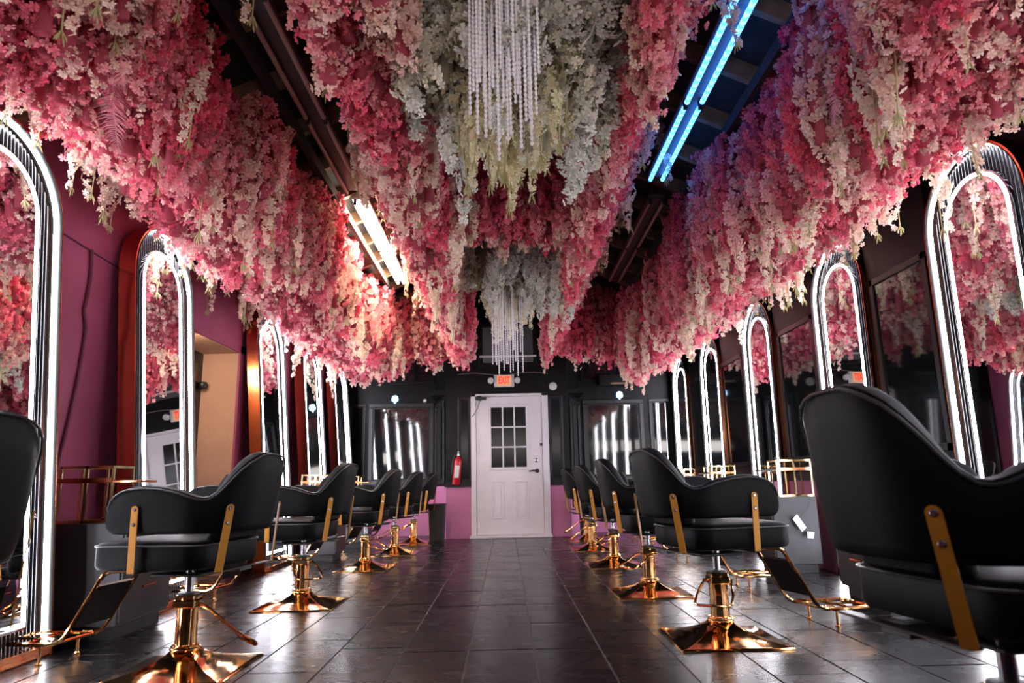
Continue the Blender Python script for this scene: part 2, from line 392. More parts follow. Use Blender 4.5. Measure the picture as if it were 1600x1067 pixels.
for z in (.35, 1.12, 1.9): MB().cyl((-.446, YD - .035, z - .05), (-.446, YD - .035, z + .05), .01, 8).build('hinge', 'white_plastic', d1, True)
h = MB().lathe([(0, 0), (.032, 0), (.032, -.012), (.014, -.02), (.014, -.05), (0, -.052)], (.47, YD - .02, .96), 16, 'y').tube([(.47, YD - .065, .96), (.40, YD - .07, .965), (.345, YD - .06, .955)], [.014, .010, .007], 8)
h.build('door_handle', 'black_plastic', d1, True)
b = MB().lathe([(0, 0), (.031, 0), (.031, -.01), (.022, -.014), (0, -.014)], (.462, YD - .02, 1.115), 20, 'y').build('deadbolt', 'steel', d1, True)
MB().box((-.45, YD - .09, 2.04), (-.28, YD - .022, 2.075), .004).box((-.42, YD - .07, 2.03), (-.36, YD - .03, 2.10), .004).build('door_closer', 'black_plastic', d1)
MB().tube([(-.38, YD - .05, 2.03), (-.42, YD - .055, 1.90), (-.50, YD - .055, 1.78)], .005, 6).build('closer_cord', 'wire', d1)
MB().box((.52, YD - .03, 1.33), (.56, YD - .018, 1.37)).build('latch_plate', 'black_plastic', d1)
struct(MB().box((-.54, YD - .14, 0), (.67, YD + .03, .04), .008).build('trim_2', 'white_paint'), 'pale worn threshold under the white door')

# roof: two slopes of dark boards on rafters
rf = MB()
for sgn in (-1, 1):
    xe = XC + sgn * 2.8; xr = XC
    rf.prism([(xe, roof_z(xe)), (xr, roof_z(xr)), (xr, roof_z(xr) + .06), (xe, roof_z(xe) + .06)], YF, YB + .1, 'y')
ce = struct(rf.build('ceiling', 'roof'), 'dark sloped roof underside with brown rafters')
yy = YF + .34
while yy < YB:
    for sgn in (-1, 1):
        xe = XC + sgn * 2.68; b = MB(); xr = XC
        b.prism([(xe, roof_z(xe) - .13), (xr, roof_z(xr) - .13), (xr, roof_z(xr) - .002), (xe, roof_z(xe) - .002)], yy, yy + .045, 'y')
        b.build('rafter', 'rafter', ce)
    yy += .575
for sgn in (-1, 1):
    x = XC + sgn * 1.52
    MB().box((x - .02, YF, roof_z(x) - .21), (x + .02, YB, roof_z(x) - .13)).build('purlin', 'roof', ce)
MB().box((XC - .03, YF, roof_z(XC) - .22), (XC + .03, YB, roof_z(XC) - .0)).build('ridge_beam', 'rafter', ce)

# ---------------------------------------------------------------- fluorescent fixtures
def tube_fixture(name, x, y0, y1, m, label, ntube=2, gap=.06, z=3.20, housing='rafter', rad=.017):
    r_ = empty(name, (x, y0, z)); L_ = y1 - y0
    MB().box((-.07, 0, .03), (.07, L_, .07), .01).build('housing', housing, r_)
    n_ = max(1, round(L_ / 1.22))
    for i in range(n_):
        a, b_ = i * L_ / n_ + .03, (i + 1) * L_ / n_ - .03
        for s in range(ntube):
            xx = (s - (ntube - 1) / 2) * gap * (2 if ntube == 2 else 1) * .5 * 2
            MB().cyl((xx, a, 0), (xx, b_, 0), rad, 12).build('lamp_tube', m, r_, True)
            MB().box((xx - .012, a - .02, -.02), (xx + .012, a, .03)).box((xx - .012, b_, -.02), (xx + .012, b_ + .02, .03)).build('tube_holder', 'black_plastic', r_)
    for t in (0.06, .94):
        MB().cyl((0, L_ * t, .07), (0, L_ * t, roof_z(x) - z - .1), .006, 6).build('hanger', 'steel', r_)
    return tag(r_, label, 'ceiling light')
M['housing'] = mat('fixture housing', (.06, .045, .045), .5)
tube_fixture('fluorescent_light', -1.24, 5.58, 8.04, 'tube', 'glowing warm white tube light left of the middle flowers', 2, .035, housing='white_plastic')
tube_fixture('fluorescent_light', -1.24, .6, 5.42, 'tube_off', 'long unlit double tube light nearer the camera on the left', 2, .06, housing='housing')
tube_fixture('fluorescent_light', 1.28, .6, 5.25, 'blue', 'blue glowing double tube light right of the middle flowers', 2, .05, housing='housing')
tube_fixture('fluorescent_light', 1.38, 5.65, 8.1, 'tube_off', 'unlit double tube light beyond the blue one on the right', 2, .06, housing='housing')

# ---------------------------------------------------------------- arched mirrors
def arch(w_, h_, z0=0, n=20, close_r=None):
    r_ = w_ / 2; pts = [(-r_, z0)]
    for i in range(n + 1):
        a = PI - PI * i / n; pts.append((r_ * math.cos(a), h_ - r_ + r_ * math.sin(a)))
    pts.append((r_, z0)); return pts
def band(b, outer, inner, x0, x1, closed=False):      # ring between two outlines, extruded from x0 to x1
    n = len(outer); m_ = n if closed else n - 1
    rings = [[(x0, *outer[i]), (x1, *outer[i]), (x1, *inner[i]), (x0, *inner[i])] for i in range(n)]
    if closed: rings.append(rings[0])
    return b.loft(rings, cap=not closed)
MW, MH = .87, 2.66
def make_mirror():
    r_ = empty('arched_mirror')
    o_ = arch(MW, MH); i_ = arch(MW - .03, MH - .015)
    b = MB(); band(b, o_, i_, -.11, 0)
    b.box((-.11, -MW / 2, 0), (0, MW / 2, .05), .003); b.build('frame', 'copper', r_)
    b = MB(); band(b, arch(MW - .0301, MH - .0151, .05), arch(MW - .036, MH - .018, .05), -.058, .004); b.build('frame_lining', 'black_trim', r_)
    b = MB(); b.prism(arch(MW - .02, MH - .01, .02), -.105, -.07); b.build('back_panel', 'flute', r_)
    pitch = .0275; n = int((MW - .05) / pitch)
    for i in range(n):
        y = (i - (n - 1) / 2) * pitch; rr = (MW - .04) / 2
        top = MH - .02 - rr + math.sqrt(max(rr * rr - (abs(y) + pitch / 2) ** 2, 0)) - .003
        rings = []
        for z in (.052, top): rings.append([(-.07, y - pitch / 2, z), (-.0645, y - pitch * .42, z), (-.058, y - pitch * .2, z), (-.0565, y, z), (-.058, y + pitch * .2, z), (-.0645, y + pitch * .42, z), (-.07, y + pitch / 2, z)])
        MB().loft(rings).build('rib', 'flute', r_, True)
    b = MB(); band(b, arch(MW - .036, MH - .018, .05), arch(MW - .056, MH - .028, .05), -.038, -.018); b.build('outer_light_strip', 'led', r_)
    IW, IT, IB = .56, MH - .17, .15
    def ring(w_, t_, z_): return arch(w_, t_, z_)
    b = MB(); b.prism(ring(IW + .012, IT + .006, IB - .006), -.056, -.034); b.build('chrome_edge', 'chrome', r_)
    b = MB(); b.prism(ring(IW, IT, IB), -.034, -.030); b.build('mirror_glass', 'mirror', r_)
    b = MB(); band(b, ring(IW - .012, IT - .006, IB + .008), ring(IW - .050, IT - .025, IB + .028), -.0299, -.026, True); b.build('inner_light_strip', 'led_in', r_)
    return r_
mir = make_mirror()
ML = [(-1, 1.55, 'tall arched mirror left wall, nearest the camera', 0), (-1, 3.18, 'tall arched light strip mirror cut off by the left edge of the photo', 0),
      (-1, 4.80, 'tall arched mirror on the left just before the peach recess', 0), (-1, 7.08, 'tall arched mirror on the left just past the peach recess', 0),
      (-1, 8.62, 'arched mirror on the left, second past the peach recess', 0), (-1, 10.15, 'farthest arched mirror on the left, next to the back wall window', 0),
      (1, 2.03, 'tall arched mirror right wall, nearest the camera', 0), (1, 3.70, 'large arched mirror at the right edge above the nearest big chair', 0),
      (1, 5.37, 'arched mirror second from the right edge, exit sign reflected in it', 0), (1, 7.18, 'arched mirror on the right third from the right edge', 0),
      (1, 8.92, 'arched mirror on the right, second from the back wall', 0), (1, 10.50, 'farthest arched mirror on the right beside the back window', 0)]
for i, (s, y, lab, _) in enumerate(ML):
    if y < 1.6: continue
    o = mir if i == 1 else dup(mir)
    o.location = (-2.245, y, 0.001) if s < 0 else (2.69, y, 0.001)
    o.rotation_mode = 'XYZ'
    if s < 0: o.rotation_euler = (0, math.radians(-5.0), 0)
    else: o.rotation_euler = (0, math.radians(-.5), PI)
    tag(o, lab, 'mirror', 'arched light strip mirrors along both walls')

# ---------------------------------------------------------------- salon chairs
def sstep(t): t = max(0, min(1, t)); return t * t * (3 - 2 * t)
def interp(x, xs, ys):
    return float(np.interp(x, xs, ys))
def rrect(x0, x1, y0, y1, r_, n=6):
    pts = []
    for (cx, cy, a0) in ((x1 - r_, y1 - r_, 0), (x0 + r_, y1 - r_, PI / 2), (x0 + r_, y0 + r_, PI), (x1 - r_, y0 + r_, 3 * PI / 2)):
        for i in range(n + 1):
            a = a0 + PI / 2 * i / n; pts.append((cx + r_ * math.cos(a), cy + r_ * math.sin(a)))
    return pts
def shell_path(s):          # s = signed arc length from the middle of the back; returns plan point and outward normal
    a = abs(s); sg = 1 if s >= 0 else -1; hw = .28; rr = .21; L0 = hw - rr; L1 = rr * PI / 2; ub = -.25
    if a < L0: p = (ub, a); n_ = (-1, 0)
    elif a < L0 + L1:
        t = (a - L0) / rr; p = (ub + rr - rr * math.cos(t), L0 + rr * math.sin(t)); n_ = (-math.cos(t), math.sin(t))
    else: p = (ub + rr + (a - L0 - L1), hw); n_ = (0, 1)
    return (p[0], p[1] * sg), (n_[0], n_[1] * sg)
S_END = .07 + .33 + .36
def shell_top(a):
    a = abs(a)
    z = interp(a, [0, .06, .10, .15, .19, .233, .265, .296, .34, .42, .52, .60, .67, .71, .735, .75, S_END], [.945, .943, .932, .897, .85, .79, .754, .739, .748, .775, .793, .797, .79, .778, .758, .735, .695])
    return z
def make_chair():
    r_ = empty('salon_chair')
    # turned parts (seat side)
    sr = rrect(-.132, .414, -.268, .268, .085); b = MB(); rings = []
    for ins, z in ((.03, .428), (.008, .434), (0, .45), (0, .525), (.006, .543), (.02, .553), (.06, .560), (.15, .566)):
        cx, cy = .141, 0
        rings.append([(x - math.copysign(min(ins, abs(x - cx)), x - cx), y - math.copysign(min(ins, abs(y)), y), z) for x, y in sr])
    b.loft(rings); b.build('seat', 'leather', r_, True)
    b = MB(); b.tube([(x * 1.0, y * 1.0, .534) for x, y in rrect(-.1355, .4175, -.2715, .2715, .088)], .0042, 6, True).build('piping', 'piping', r_, True)
    b = MB(); rings = []; N = 64; tops = []
    for i in range(N + 1):
        s = -S_END + 2 * S_END * i / N
        # denser near the arm ends
        u_ = 2 * i / N - 1; s = S_END * math.copysign(1 - (1 - abs(u_)) ** 1.25, u_)
        (px, py), (nx, ny) = shell_path(s); zt = shell_top(s); a = abs(s)
        th = interp(a, [0, .3, .5, S_END - .03, S_END], [.085, .075, .062, .055, .02]); zb = .585 + interp(a, [S_END - .06, S_END - .015, S_END], [0, .004, .02])
        k_ = .17 * interp(a, [0, .12, .42, .6], [1, .95, .12, 0])
        def at(off, z):
            o_ = off + k_ * (z - zb); return (px + nx * o_, py + ny * o_, z)
        c = min(th * .5, .03); sec = []
        sec.append(at(-.012, zb)); sec.append(at(-.002, zb + .008))
        for t in (.05, .3, .55, .8): sec.append(at(.006 * math.sin(PI * t), zb + .012 + (zt - c * 1.0 - zb - .012) * t))
        sec += [at(-.002, zt - c * .6), at(-c * .35, zt - c * .15), at(-th * .5, zt), at(-th + c * .35, zt - c * .2), at(-th, zt - c * .8)]
        for t in (.7, .35, .05): sec.append(at(-th - .012 * math.sin(PI * t), zb + .012 + (zt - zb - .03) * t))
        sec.append(at(-th + .01, zb))
        rings.append(sec); tops.append(at(.003, zt - c * .45))
    b.loft(rings); b.build('backrest', 'leather', r_, True)
    b = MB().tube(tops, .0042, 6).build('piping', 'piping', r_, True)
    b = MB(); rings = []
    for z, e in ((.54, .02), (.556, 0), (.70, 0), (.80, .004), (.84, .02)):
        sh = -.17 * (z - .585)
        rings.append([(x * 1 + sh, y, z) for x, y in rrect(-.18 + e, -.07 - e, -.15 + e, .15 - e, .04, 4)])
    b.loft(rings); b.build('back_cushion', 'leather', r_, True)
    for sy in (1, -1):       # straps: front on the arm, rear on the curve of the back
        for (u0, v0, u1, v1, nrm) in ((.176, .286, .170, .286, (0, 1)), (-.232, .213, -.198, .222, (-.77, .64))):
            nx, ny = nrm; ny *= sy; tx, ty = -ny, nx
            w2 = .0165; b = MB(); out = []
            poly = [(-w2, 0), (w2, 0), (w2, .268)] + [(w2 * math.cos(PI * i / 8), .268 + w2 * math.sin(PI * i / 8)) for i in range(1, 8)] + [(-w2, .268)]
            rings = []
            for off in (0.004, .009):
                ring = []
                for (q, h_) in poly:
                    t = h_ / .285; cu = u1 + (u0 - u1) * t; cv = (v1 + (v0 - v1) * t) * sy
                    ring.append((cu + tx * q + nx * off, cv + ty * q + ny * off, .424 + h_))
                rings.append(ring)
            b.loft(rings); st = b.build('side_strap', 'bronze', r_)
            for hz in (.268, .205):
                t = hz / .285; cu = u1 + (u0 - u1) * t; cv = (v1 + (v0 - v1) * t) * sy
                c0 = Vector((cu + nx * .009, cv + ny * .009, .424 + hz)); c1 = c0 + Vector((nx, ny, 0)) * .004
                MB().tube([c0, c1], [.0095, .006], 12).build('screw', 'steel', st, True)
    b = MB()
    b.box((.155, -.29, .418), (.190, .29, .4245), .002)
    b.box((-.20, -.22, .418), (-.165, .22, .4245), .002)
    b.box((-.20, -.05, .405), (.18, .05, .419), .002).build('cross_bar', 'black_plastic', r_)
    b = MB().box((-.08, -.18, .395), (.16, .18, .41), .006).build('seat_plate', 'black_plastic', r_, True)
    MB().lathe([(.0, .28), (.019, .28), (.019, .43), (0, .43)], n=16).build('piston', 'steel', r_, True)
    # footrest: two bent rails joined by a toe loop, a pad and two feet
    fw = .125; rail = [(.30, .42), (.40, .415), (.432, .40), (.455, .37), (.595, .14), (.62, .112), (.66, .096), (.71, .092), (.90, .092)]
    b = MB(); zt_ = .092; path = [(u, fw, z) for u, z in rail] + [(.935, fw - .01, zt_), (.95, fw - .04, zt_), (.95, -fw + .04, zt_), (.935, -fw + .01, zt_)] + [(u, -fw, z) for u, z in rail[::-1]]
    b.tube(path, .0105, 8).build('footrest_rail', 'gold', r_, True)
    b = MB().tube([(.67, fw - .004, .103), (.695, fw - .05, .107), (.90, fw - .06, .107), (.915, fw - .09, .107), (.915, -fw + .09, .107), (.90, -fw + .06, .107), (.695, -fw + .05, .107), (.67, -fw + .004, .103)], .007, 6)
    b.tube([(.66, -fw, .096), (.66, fw, .096)], .008, 6).tube([(.82, -fw, .093), (.82, fw, .093)], .007, 6); b.build('footrest_bar', 'gold', r_, True)
    b = MB().loft([[(.468, -fw + .012, .345), (.468, fw - .012, .345), (.480, fw - .012, .353), (.480, -fw + .012, .353)], [(.572, -fw + .012, .165), (.572, fw - .012, .165), (.584, fw - .012, .173), (.584, -fw + .012, .173)]]); b.build('calf_pad', 'pad_black', r_)
    for sy in (1, -1): MB().lathe([(0, 0), (.015, 0), (.015, .006), (.008, .012), (.008, .088), (0, .088)], (.735, sy * fw * .9, 0.001), 10).build('foot', 'gold', r_, True)
    # base side: kept square to the room
    bs = empty('base', parent=r_)
    b = MB(); h2 = .262; rings = []
    for k_, z in ((1.0, .001), (1.0, .006), (.985, .009), (.95, .011), (.80, .020), (.62, .034), (.45, .052), (.32, .072), (.25, .088)):
        ring = []
        for (x, y) in rrect(-h2, h2, -h2, h2, .012, 2):
            # blend from square to circle
            r_sq = math.hypot(x, y); t = max(0, (1 - k_) / .75); cx, cy = x * k_, y * k_; rr = h2 * k_ ; l_ = math.hypot(cx, cy)
            f_ = (1 - t) + t * (rr / l_); ring.append((cx * f_, cy * f_, z))
        rings.append(ring)
    b.loft(rings).build('base_plate', 'gold', bs, True)
    MB().lathe([(.048, .084), (.062, .086), (.066, .092), (.062, .098), (.056, .10), (.060, .104), (.056, .109), (.048, .11)], n=28).build('collar', 'gold_pale', bs, True)
    b = MB(); ring0 = []
    nn = 40
    for k_ in range(nn): a = 2 * PI * k_ / nn; rr = .046 - (.003 if (k_ % 4 == 0) else 0); ring0.append((rr * math.cos(a), rr * math.sin(a)))
    b.loft([[(x, y, .10) for x, y in ring0], [(x, y, .305) for x, y in ring0]]).build('column', 'gold', bs, True)
    MB().box((-.05, -.05, .262), (.05, .05, .298), .006).box((-.044, -.044, .295), (.044, .044, .318), .005).build('column_head', 'gold_pale', bs)
    MB().lathe([(0, .318), (.046, .318), (.044, .326), (.02, .328), (0, .328)], n=20).build('column_cap', 'black_plastic', bs, True)
    lv = empty('lever_pivot', parent=None); bpy.data.objects.remove(lv)
    return r_
def pump_lever(parent, ang, style):
    b = MB(); d = Vector((math.cos(ang), math.sin(ang), 0)); s = Vector((-d.y, d.x, 0))
    def W(a, c, z): p = d * a + s * c; return (p.x, p.y, z)
    if style == 0:
        pth = [W(.0, .065, .275), W(.05, .07, .265), (W(.12, .085, .225)), W(.19, .085, .195), W(.215, .07, .19), W(.22, .04, .19), W(.22, -.04, .19), W(.215, -.07, .19), W(.19, -.085, .195), W(.12, -.085, .225), W(.05, -.07, .265), W(0, -.065, .275)]
        b.tube(pth, .0065, 8); b.tube([W(0, .072, .275), W(0, -.072, .275)], .010, 8)
    else:
        b.tube([W(.03, 0, .275), W(.07, 0, .27), W(.11, 0, .25), W(.25, 0, .15), W(.30, 0, .125)], [.012, .009, .007, .007, .007], 8)
        b.tube([W(.24, 0, .157), W(.26, 0, .142), W(.325, 0, .113), W(.335, 0, .110)], [.008, .013, .012, .007], 8)
    return b.build('pump_lever', 'gold', parent, True)
chair0 = make_chair()
CH = [ # side, base x, base y, seat dx, dy, yaw deg, lever angle deg (room), lever style, lift, label
 (-1, -1.46, 1.50, .005, .10, 6, -40, 0, .02, 'black salon chair cut off by the left edge of the photo'),
 (-1, -1.43, 3.24, .02, .12, 10, -8, 1, 0, 'black salon chair at left front, its straight lever pointing to the aisle'),
 (-1, -1.395, 4.88, .0, .12, 7, -60, 0, 0, 'second complete black salon chair of the left row, square gold base in the open'),
 (-1, -1.37, 6.88, 0, .12, 11, -20, 0, 0, 'third complete black salon chair of the left row, past the peach recess'),
 (-1, -1.32, 8.33, 0, .12, 14, -150, 0, 0, 'fourth complete black salon chair of the left row'),
 (-1, -1.28, 9.70, 0, .12, 10, 170, 0, 0, 'farthest black salon chair of the left row beside the black bin'),
 (1, 1.09, 1.60, .01, .12, 8, -120, 0, .001, 'very large black salon chair closest to the camera at lower right'),
 (1, 1.055, 3.60, -.057, .14, 14.7, -115, 0, 0, 'second black salon chair from the right edge, its square gold base all in view'),
 (1, 1.00, 5.05, -.02, .12, 4, -150, 0, 0, 'third black salon chair of the right row, its base partly behind a looped lever'),
 (1, 1.01, 6.74, -.02, .12, 10, -160, 0, 0, 'fourth black salon chair of the right row'),
 (1, 1.01, 8.36, -.01, .12, 8, -165, 1, 0, 'fifth black salon chair of the right row, narrow lever towards the aisle'),
 (1, 1.09, 9.58, 0, .12, 10, 160, 1, 0, 'farthest black salon chair of the right row, near the white door'),
]
for i, (s, x, y, dx, dy, yaw, la, ls, lift, lab) in enumerate(CH):
    o = chair0 if i == 0 else dup(chair0)
    th = math.radians(yaw); rz = th if s > 0 else PI - th
    o.location = (x, y, 0); o.rotation_euler = (0, 0, rz)
    lx, ly = dx * math.cos(rz) + dy * math.sin(rz), -dx * math.sin(rz) + dy * math.cos(rz)
    for c in o.children:
        nm = c.name.split('.')[0]
        if nm == 'base': c.rotation_euler.z = -rz; bs = c
        elif nm != 'piston': c.location = (lx, ly, lift if nm not in ('foot',) else 0)
        if lift == .001 and nm in ('backrest', 'piping') and max(v_.co.z for v_ in c.data.vertices) > .7:
            c.scale.z = 1.14; c.location.z = -.585 * .14
    if lift == .001:        # the strap on its far side is out of sight behind the shell
        st = [c for c in o.children if c.name.startswith('side_strap') and min(v_.co.y for v_ in c.data.vertices) < 0 and min(v_.co.x for v_ in c.data.vertices) < 0]
        st += [c for c in o.children if c.name.startswith('side_strap') and max(v_.co.y for v_ in c.data.vertices) > 0 and min(v_.co.x for v_ in c.data.vertices) < 0]
        d_ = [c for c in st if sum((o.rotation_euler.to_matrix() @ v_.co).y for v_ in c.data.vertices) > 0]
        for c in d_[:1]:
            for g in list(c.children): bpy.data.objects.remove(g)
            bpy.data.objects.remove(c)
    tag(o, lab, 'chair', 'black salon chairs in two rows')
    CH[i] = (o, bs, math.radians(la), ls)
for (o, bs, la, ls) in CH: pump_lever(bs, la, ls)
for (o, bs, la, ls) in CH:      # base is only a grouping level: its pieces become parts of the chair itself
    for c in list(bs.children):
        c.parent = o; c.rotation_euler.z = bs.rotation_euler.z
    bpy.data.objects.remove(bs)

# ---------------------------------------------------------------- station cabinets and gold tool racks
def cabinet(x0, x1, y0, y1, h, label, side):
    r_ = empty('station_cabinet', ((x0 + x1) / 2, (y0 + y1) / 2, 0)); w_, d_ = (x1 - x0) / 2, (y1 - y0) / 2
    MB().box((-w_, -d_, .07), (w_, d_, h), .004).build('carcass', 'cabinet', r_)
    MB().box((-w_ + .03, -d_ + .03, 0.001), (w_ - .03, d_ - .03, .07)).build('plinth', 'cabinet_dark', r_)
    f = w_ if side < 0 else -w_; e = .012 * (1 if side < 0 else -1)
    dd = MB().box((f, -d_ + .01, .09), (f + e, d_ - .01, h * .62), .002).build('door', 'cabinet_dark', r_)
    dw = MB().box((f, -d_ + .01, h * .64), (f + e, d_ - .01, h - .015), .002).build('drawer', 'cabinet_dark', r_)
    MB().box((f + e, -.07, h * .40), (f + e * 2.4, .07, h * .42), .001).build('handle', 'copper', dd)
    MB().box((f + e, -.07, h * .82), (f + e * 2.4, .07, h * .84), .001).build('handle', 'copper', dw)
    return tag(r_, label, 'cabinet')
def rack(x, y, z, label, side):
    r_ = empty('tool_rack', (x, y, z)); t = .007; b = MB(); X, Y, H_ = .145, .10, .31
    for sx in (-X, 0, X):
        for sy in (-Y, Y):
            b.box((sx - t, sy - t, 0), (sx + t, sy + t, H_))
    for zz in (t, H_ - t):
        for sy in (-Y, Y): b.box((-X, sy - t, zz - t), (X, sy + t, zz + t))
        for sx in (-X, X): b.box((sx - t, -Y, zz - t), (sx + t, Y, zz + t))
    b.build('frame', 'gold_pale', r_)
    MB().box((-X, -Y - .012, H_ * .70), (X, -Y - .004, H_ * .70 + .026), .001).box((-X, Y + .004, H_ * .70), (X, Y + .012, H_ * .70 + .026), .001).box((-X - .012, -Y - .012, H_ * .70), (-X - .004, Y + .012, H_ * .70 + .026), .001).build('band', 'copper', r_)
    MB().box((X - .02, -Y - .01, H_ * .70 - .002), (X + .14, Y + .01, H_ * .70 + .012), .002).build('tray', 'copper', r_) if side < 0 else MB().box((-X - .12, -Y - .01, H_ * .70 - .002), (-X + .02, Y + .01, H_ * .70 + .012), .002).build('tray', 'cabinet_dark', r_)
    return tag(r_, label, 'tool rack', 'gold tool racks on the station cabinets')
cabs = [(-2.47, -2.08, 3.86, 4.42, .605, -1, 'beside the tall mirror left of the recess', 'at left between the nearest two left mirrors'),
        (-2.22, -1.84, 7.62, 8.05, .605, -1, 'third in the left row, past the peach recess', 'on the left beyond the second left chair'),
        (-2.22, -1.84, 9.15, 9.6, .605, -1, 'farthest on the left, near the back window', 'farthest on the left'),
        (2.24, 2.62, 5.90, 6.34, .62, 1, 'on the right with white tags hanging before it', 'on the right over the cabinet with tags'),
        (2.20, 2.60, 7.80, 8.2, .62, 1, 'on the right, second from the tagged one', 'on the right, second towards the back wall'),
        (2.20, 2.60, 9.48, 9.9, .62, 1, 'farthest on the right, near the back wall', 'farthest on the right')]
for (x0, x1, y0, y1, h, sd, l1, l2) in cabs:
    cabinet(x0, x1, y0, y1, h, 'charcoal station cabinet ' + l1, sd)
    rack((x0 + x1) / 2 + (-.06 if sd < 0 else .04), y0 + .14, h + .001, 'gold wire tool rack ' + l2, sd)
cabinet(2.24, 2.62, 4.25, 4.8, .62, 'charcoal station cabinet hidden behind the largest chair at right', 1)
t_ = empty('paper_tags', (2.47, 5.86, .5))
MB().tube([(.10, .03, .12), (.05, .0, .02), (.0, -.0, -.02), (-.02, 0, -.05)], .002, 5).build('string', 'wire', t_)
MB().add([(-.09, -.01, -.06), (-.05, -.012, -.02), (.02, -.006, -.13), (-.02, -.008, -.165)], [(0, 1, 2, 3)]).build('tag', 'tag', t_)
MB().add([(.02, -.01, -.16), (.08, -.012, -.17), (.07, -.006, -.22), (.02, -.008, -.215)], [(0, 1, 2, 3)]).build('tag', 'tag', t_)
tag(t_, 'two white paper tags hanging in front of the right cabinet', 'tag')

# ---------------------------------------------------------------- back wall objects
ex = empty('exit_sign', (-.005, YD - .03, 2.33))
MB().box((-.155, -.03, -.093), (.155, .03, .093), .006).build('housing', 'white_plastic', ex)
MB().box((-.11, -.034, -.08), (.11, -.030, .08)).build('lit_panel', 'exit_glow', ex)
cu = bpy.data.curves.new('exit_text', 'FONT'); cu.body = 'EXIT'; cu.size = .19; cu.extrude = .003; cu.align_x = 'CENTER'; cu.align_y = 'CENTER'; cu.offset = .006
to = bpy.data.objects.new('t', cu); COL.objects.link(to)
dg = bpy.context.evaluated_depsgraph_get(); me = bpy.data.meshes.new_from_object(to.evaluated_get(dg)); bpy.data.objects.remove(to)
me.materials.clear(); me.materials.append(M['exit_red']); lt = bpy.data.objects.new('letters', me); COL.objects.link(lt); lt.parent = ex
lt.location = (0, -.037, 0); lt.rotation_euler = (PI / 2, 0, 0); lt.scale = (.46, .80, 1)
for s in (-1, 1):
    lh = MB().lathe([(0, -.045), (.036, -.045), (.045, -.03), (.045, .03), (.036, .045), (0, .045)], (s * .205, -.035, 0), 16, 'y').build('lamp_head', 'white_plastic', ex, True)
    MB().box((s * .155, -.02, -.01), (s * .20, 0, .01)).build('arm', 'white_plastic', lh)
tag(ex, 'white exit sign with red letters and two lamp heads over the white door', 'exit sign')
o = MB().lathe([(0, 0), (.062, 0), (.062, -.02), (.05, -.034), (.03, -.036), (.028, -.032), (.02, -.032), (.018, -.038), (0, -.038)], (.745, YD, 2.235), 28, 'y').build('smoke_detector', 'white_plastic', None, True)
tag(o, 'round white smoke detector on the black wall right of the exit sign', 'smoke detector')
fe = empty('fire_extinguisher', (-.745, YD - .07, .78)); fe.rotation_euler = (0, math.radians(5), 0)
MB().lathe([(0, 0), (.055, 0), (.06, .01), (.06, .33), (.05, .375), (.025, .40), (.022, .42), (0, .42)], n=24).build('cylinder', 'red', fe, True)
MB().lathe([(0, .42), (.022, .42), (.022, .45), (.012, .46), (0, .46)], n=16).box((-.012, -.07, .455), (.012, .02, .465)).box((-.012, -.08, .475), (.012, .02, .485)).build('valve_handle', 'steel', fe)
MB().tube([(.0, -.0, .44), (-.06, -.02, .42), (-.078, -.03, .34), (-.078, -.03, .18), (-.072, -.03, .14)], .009, 8).build('hose', 'black_plastic', fe, True)
MB().box((-.032, -.064, .10), (.032, -.056, .28), .002).build('instruction_label', 'white_plastic', fe)['label'] = 'pale printed label'
MB().box((-.03, .058, .28), (.03, .068, .34)).build('wall_bracket', 'steel', fe)
tag(fe, 'red fire extinguisher hung on the wall left of the white door', 'fire extinguisher')
def bin_(x, y, label):
    r_ = empty('waste_bin', (x, y, 0))
    MB().loft([rr_ for rr_ in [[(px, py, .001) for px, py in rrect(-.10, .10, -.10, .10, .02, 3)], [(px, py, .49) for px, py in rrect(-.12, .12, -.12, .12, .02, 3)]]]).build('body', 'black_plastic', r_, True)
    MB().loft([[(px, py, z) for px, py in rrect(-.125, .125, -.125, .125, .02, 3)] for z in (.49, .515)]).build('rim', 'black_plastic', r_)
    tag(r_, label, 'bin')
bin_(-1.0, 10.12, 'black bin by the pink wall at the end of the left chair row')
bin_(1.18, 10.32, 'black bin by the pink wall behind the right chair row')
for x, lab in ((-1.79, 'small pale blue lamp over the left back window'), (1.88, 'small pale blue lamp over the right back window')):
    l_ = empty('wall_lamp', (x, YB - .09, 2.13))
    MB().lathe([(0, 0), (.05, 0), (.055, .03), (.045, .08), (0, .08)], n=8).build('lamp_shade', 'blue_small', l_)
    MB().lathe([(0, -.04), (.01, -.035), (.03, -.0), (0, 0)], n=8).build('lamp_tip', 'blue_small', l_)
    MB().box((-.02, 0, .06), (.02, .085, .10)).build('bracket', 'white_plastic', l_); tag(l_, lab, 'lamp')
ac = empty('wall_heater', (1.95, YB - .14, 2.40))
MB().box((-.42, -.08, -.08), (.30, .10, .10), .02).build('casing', 'black_trim', ac)
MB().box((-.22, -.095, -.075), (.02, -.08, -.045), .003).build('vent_slot', 'rafter', ac)
for i in range(3): MB().box((-.38, -.085, -.03 + i * .035), (.28, -.08, -.015 + i * .035)).build('louvre', 'black_wall', ac)
tag(ac, 'long black unit with a small vent high in the right back corner', 'heater')
cb = MB().tube([(-.72 + .1 * i, YD - .02, 2.44 + .02 * math.sin(i * .7)) for i in range(0, 15)], .003, 6).build('cable', 'tube_off', None, True)
tag(cb, 'thin pale cable running above the exit sign', 'cable')
bx = MB().box((-1.33, YB - .06, 2.11), (-1.28, YB, 2.16), .005).build('wall_sensor', 'white_plastic'); tag(bx, 'tiny white sensor above the left back window', 'sensor')

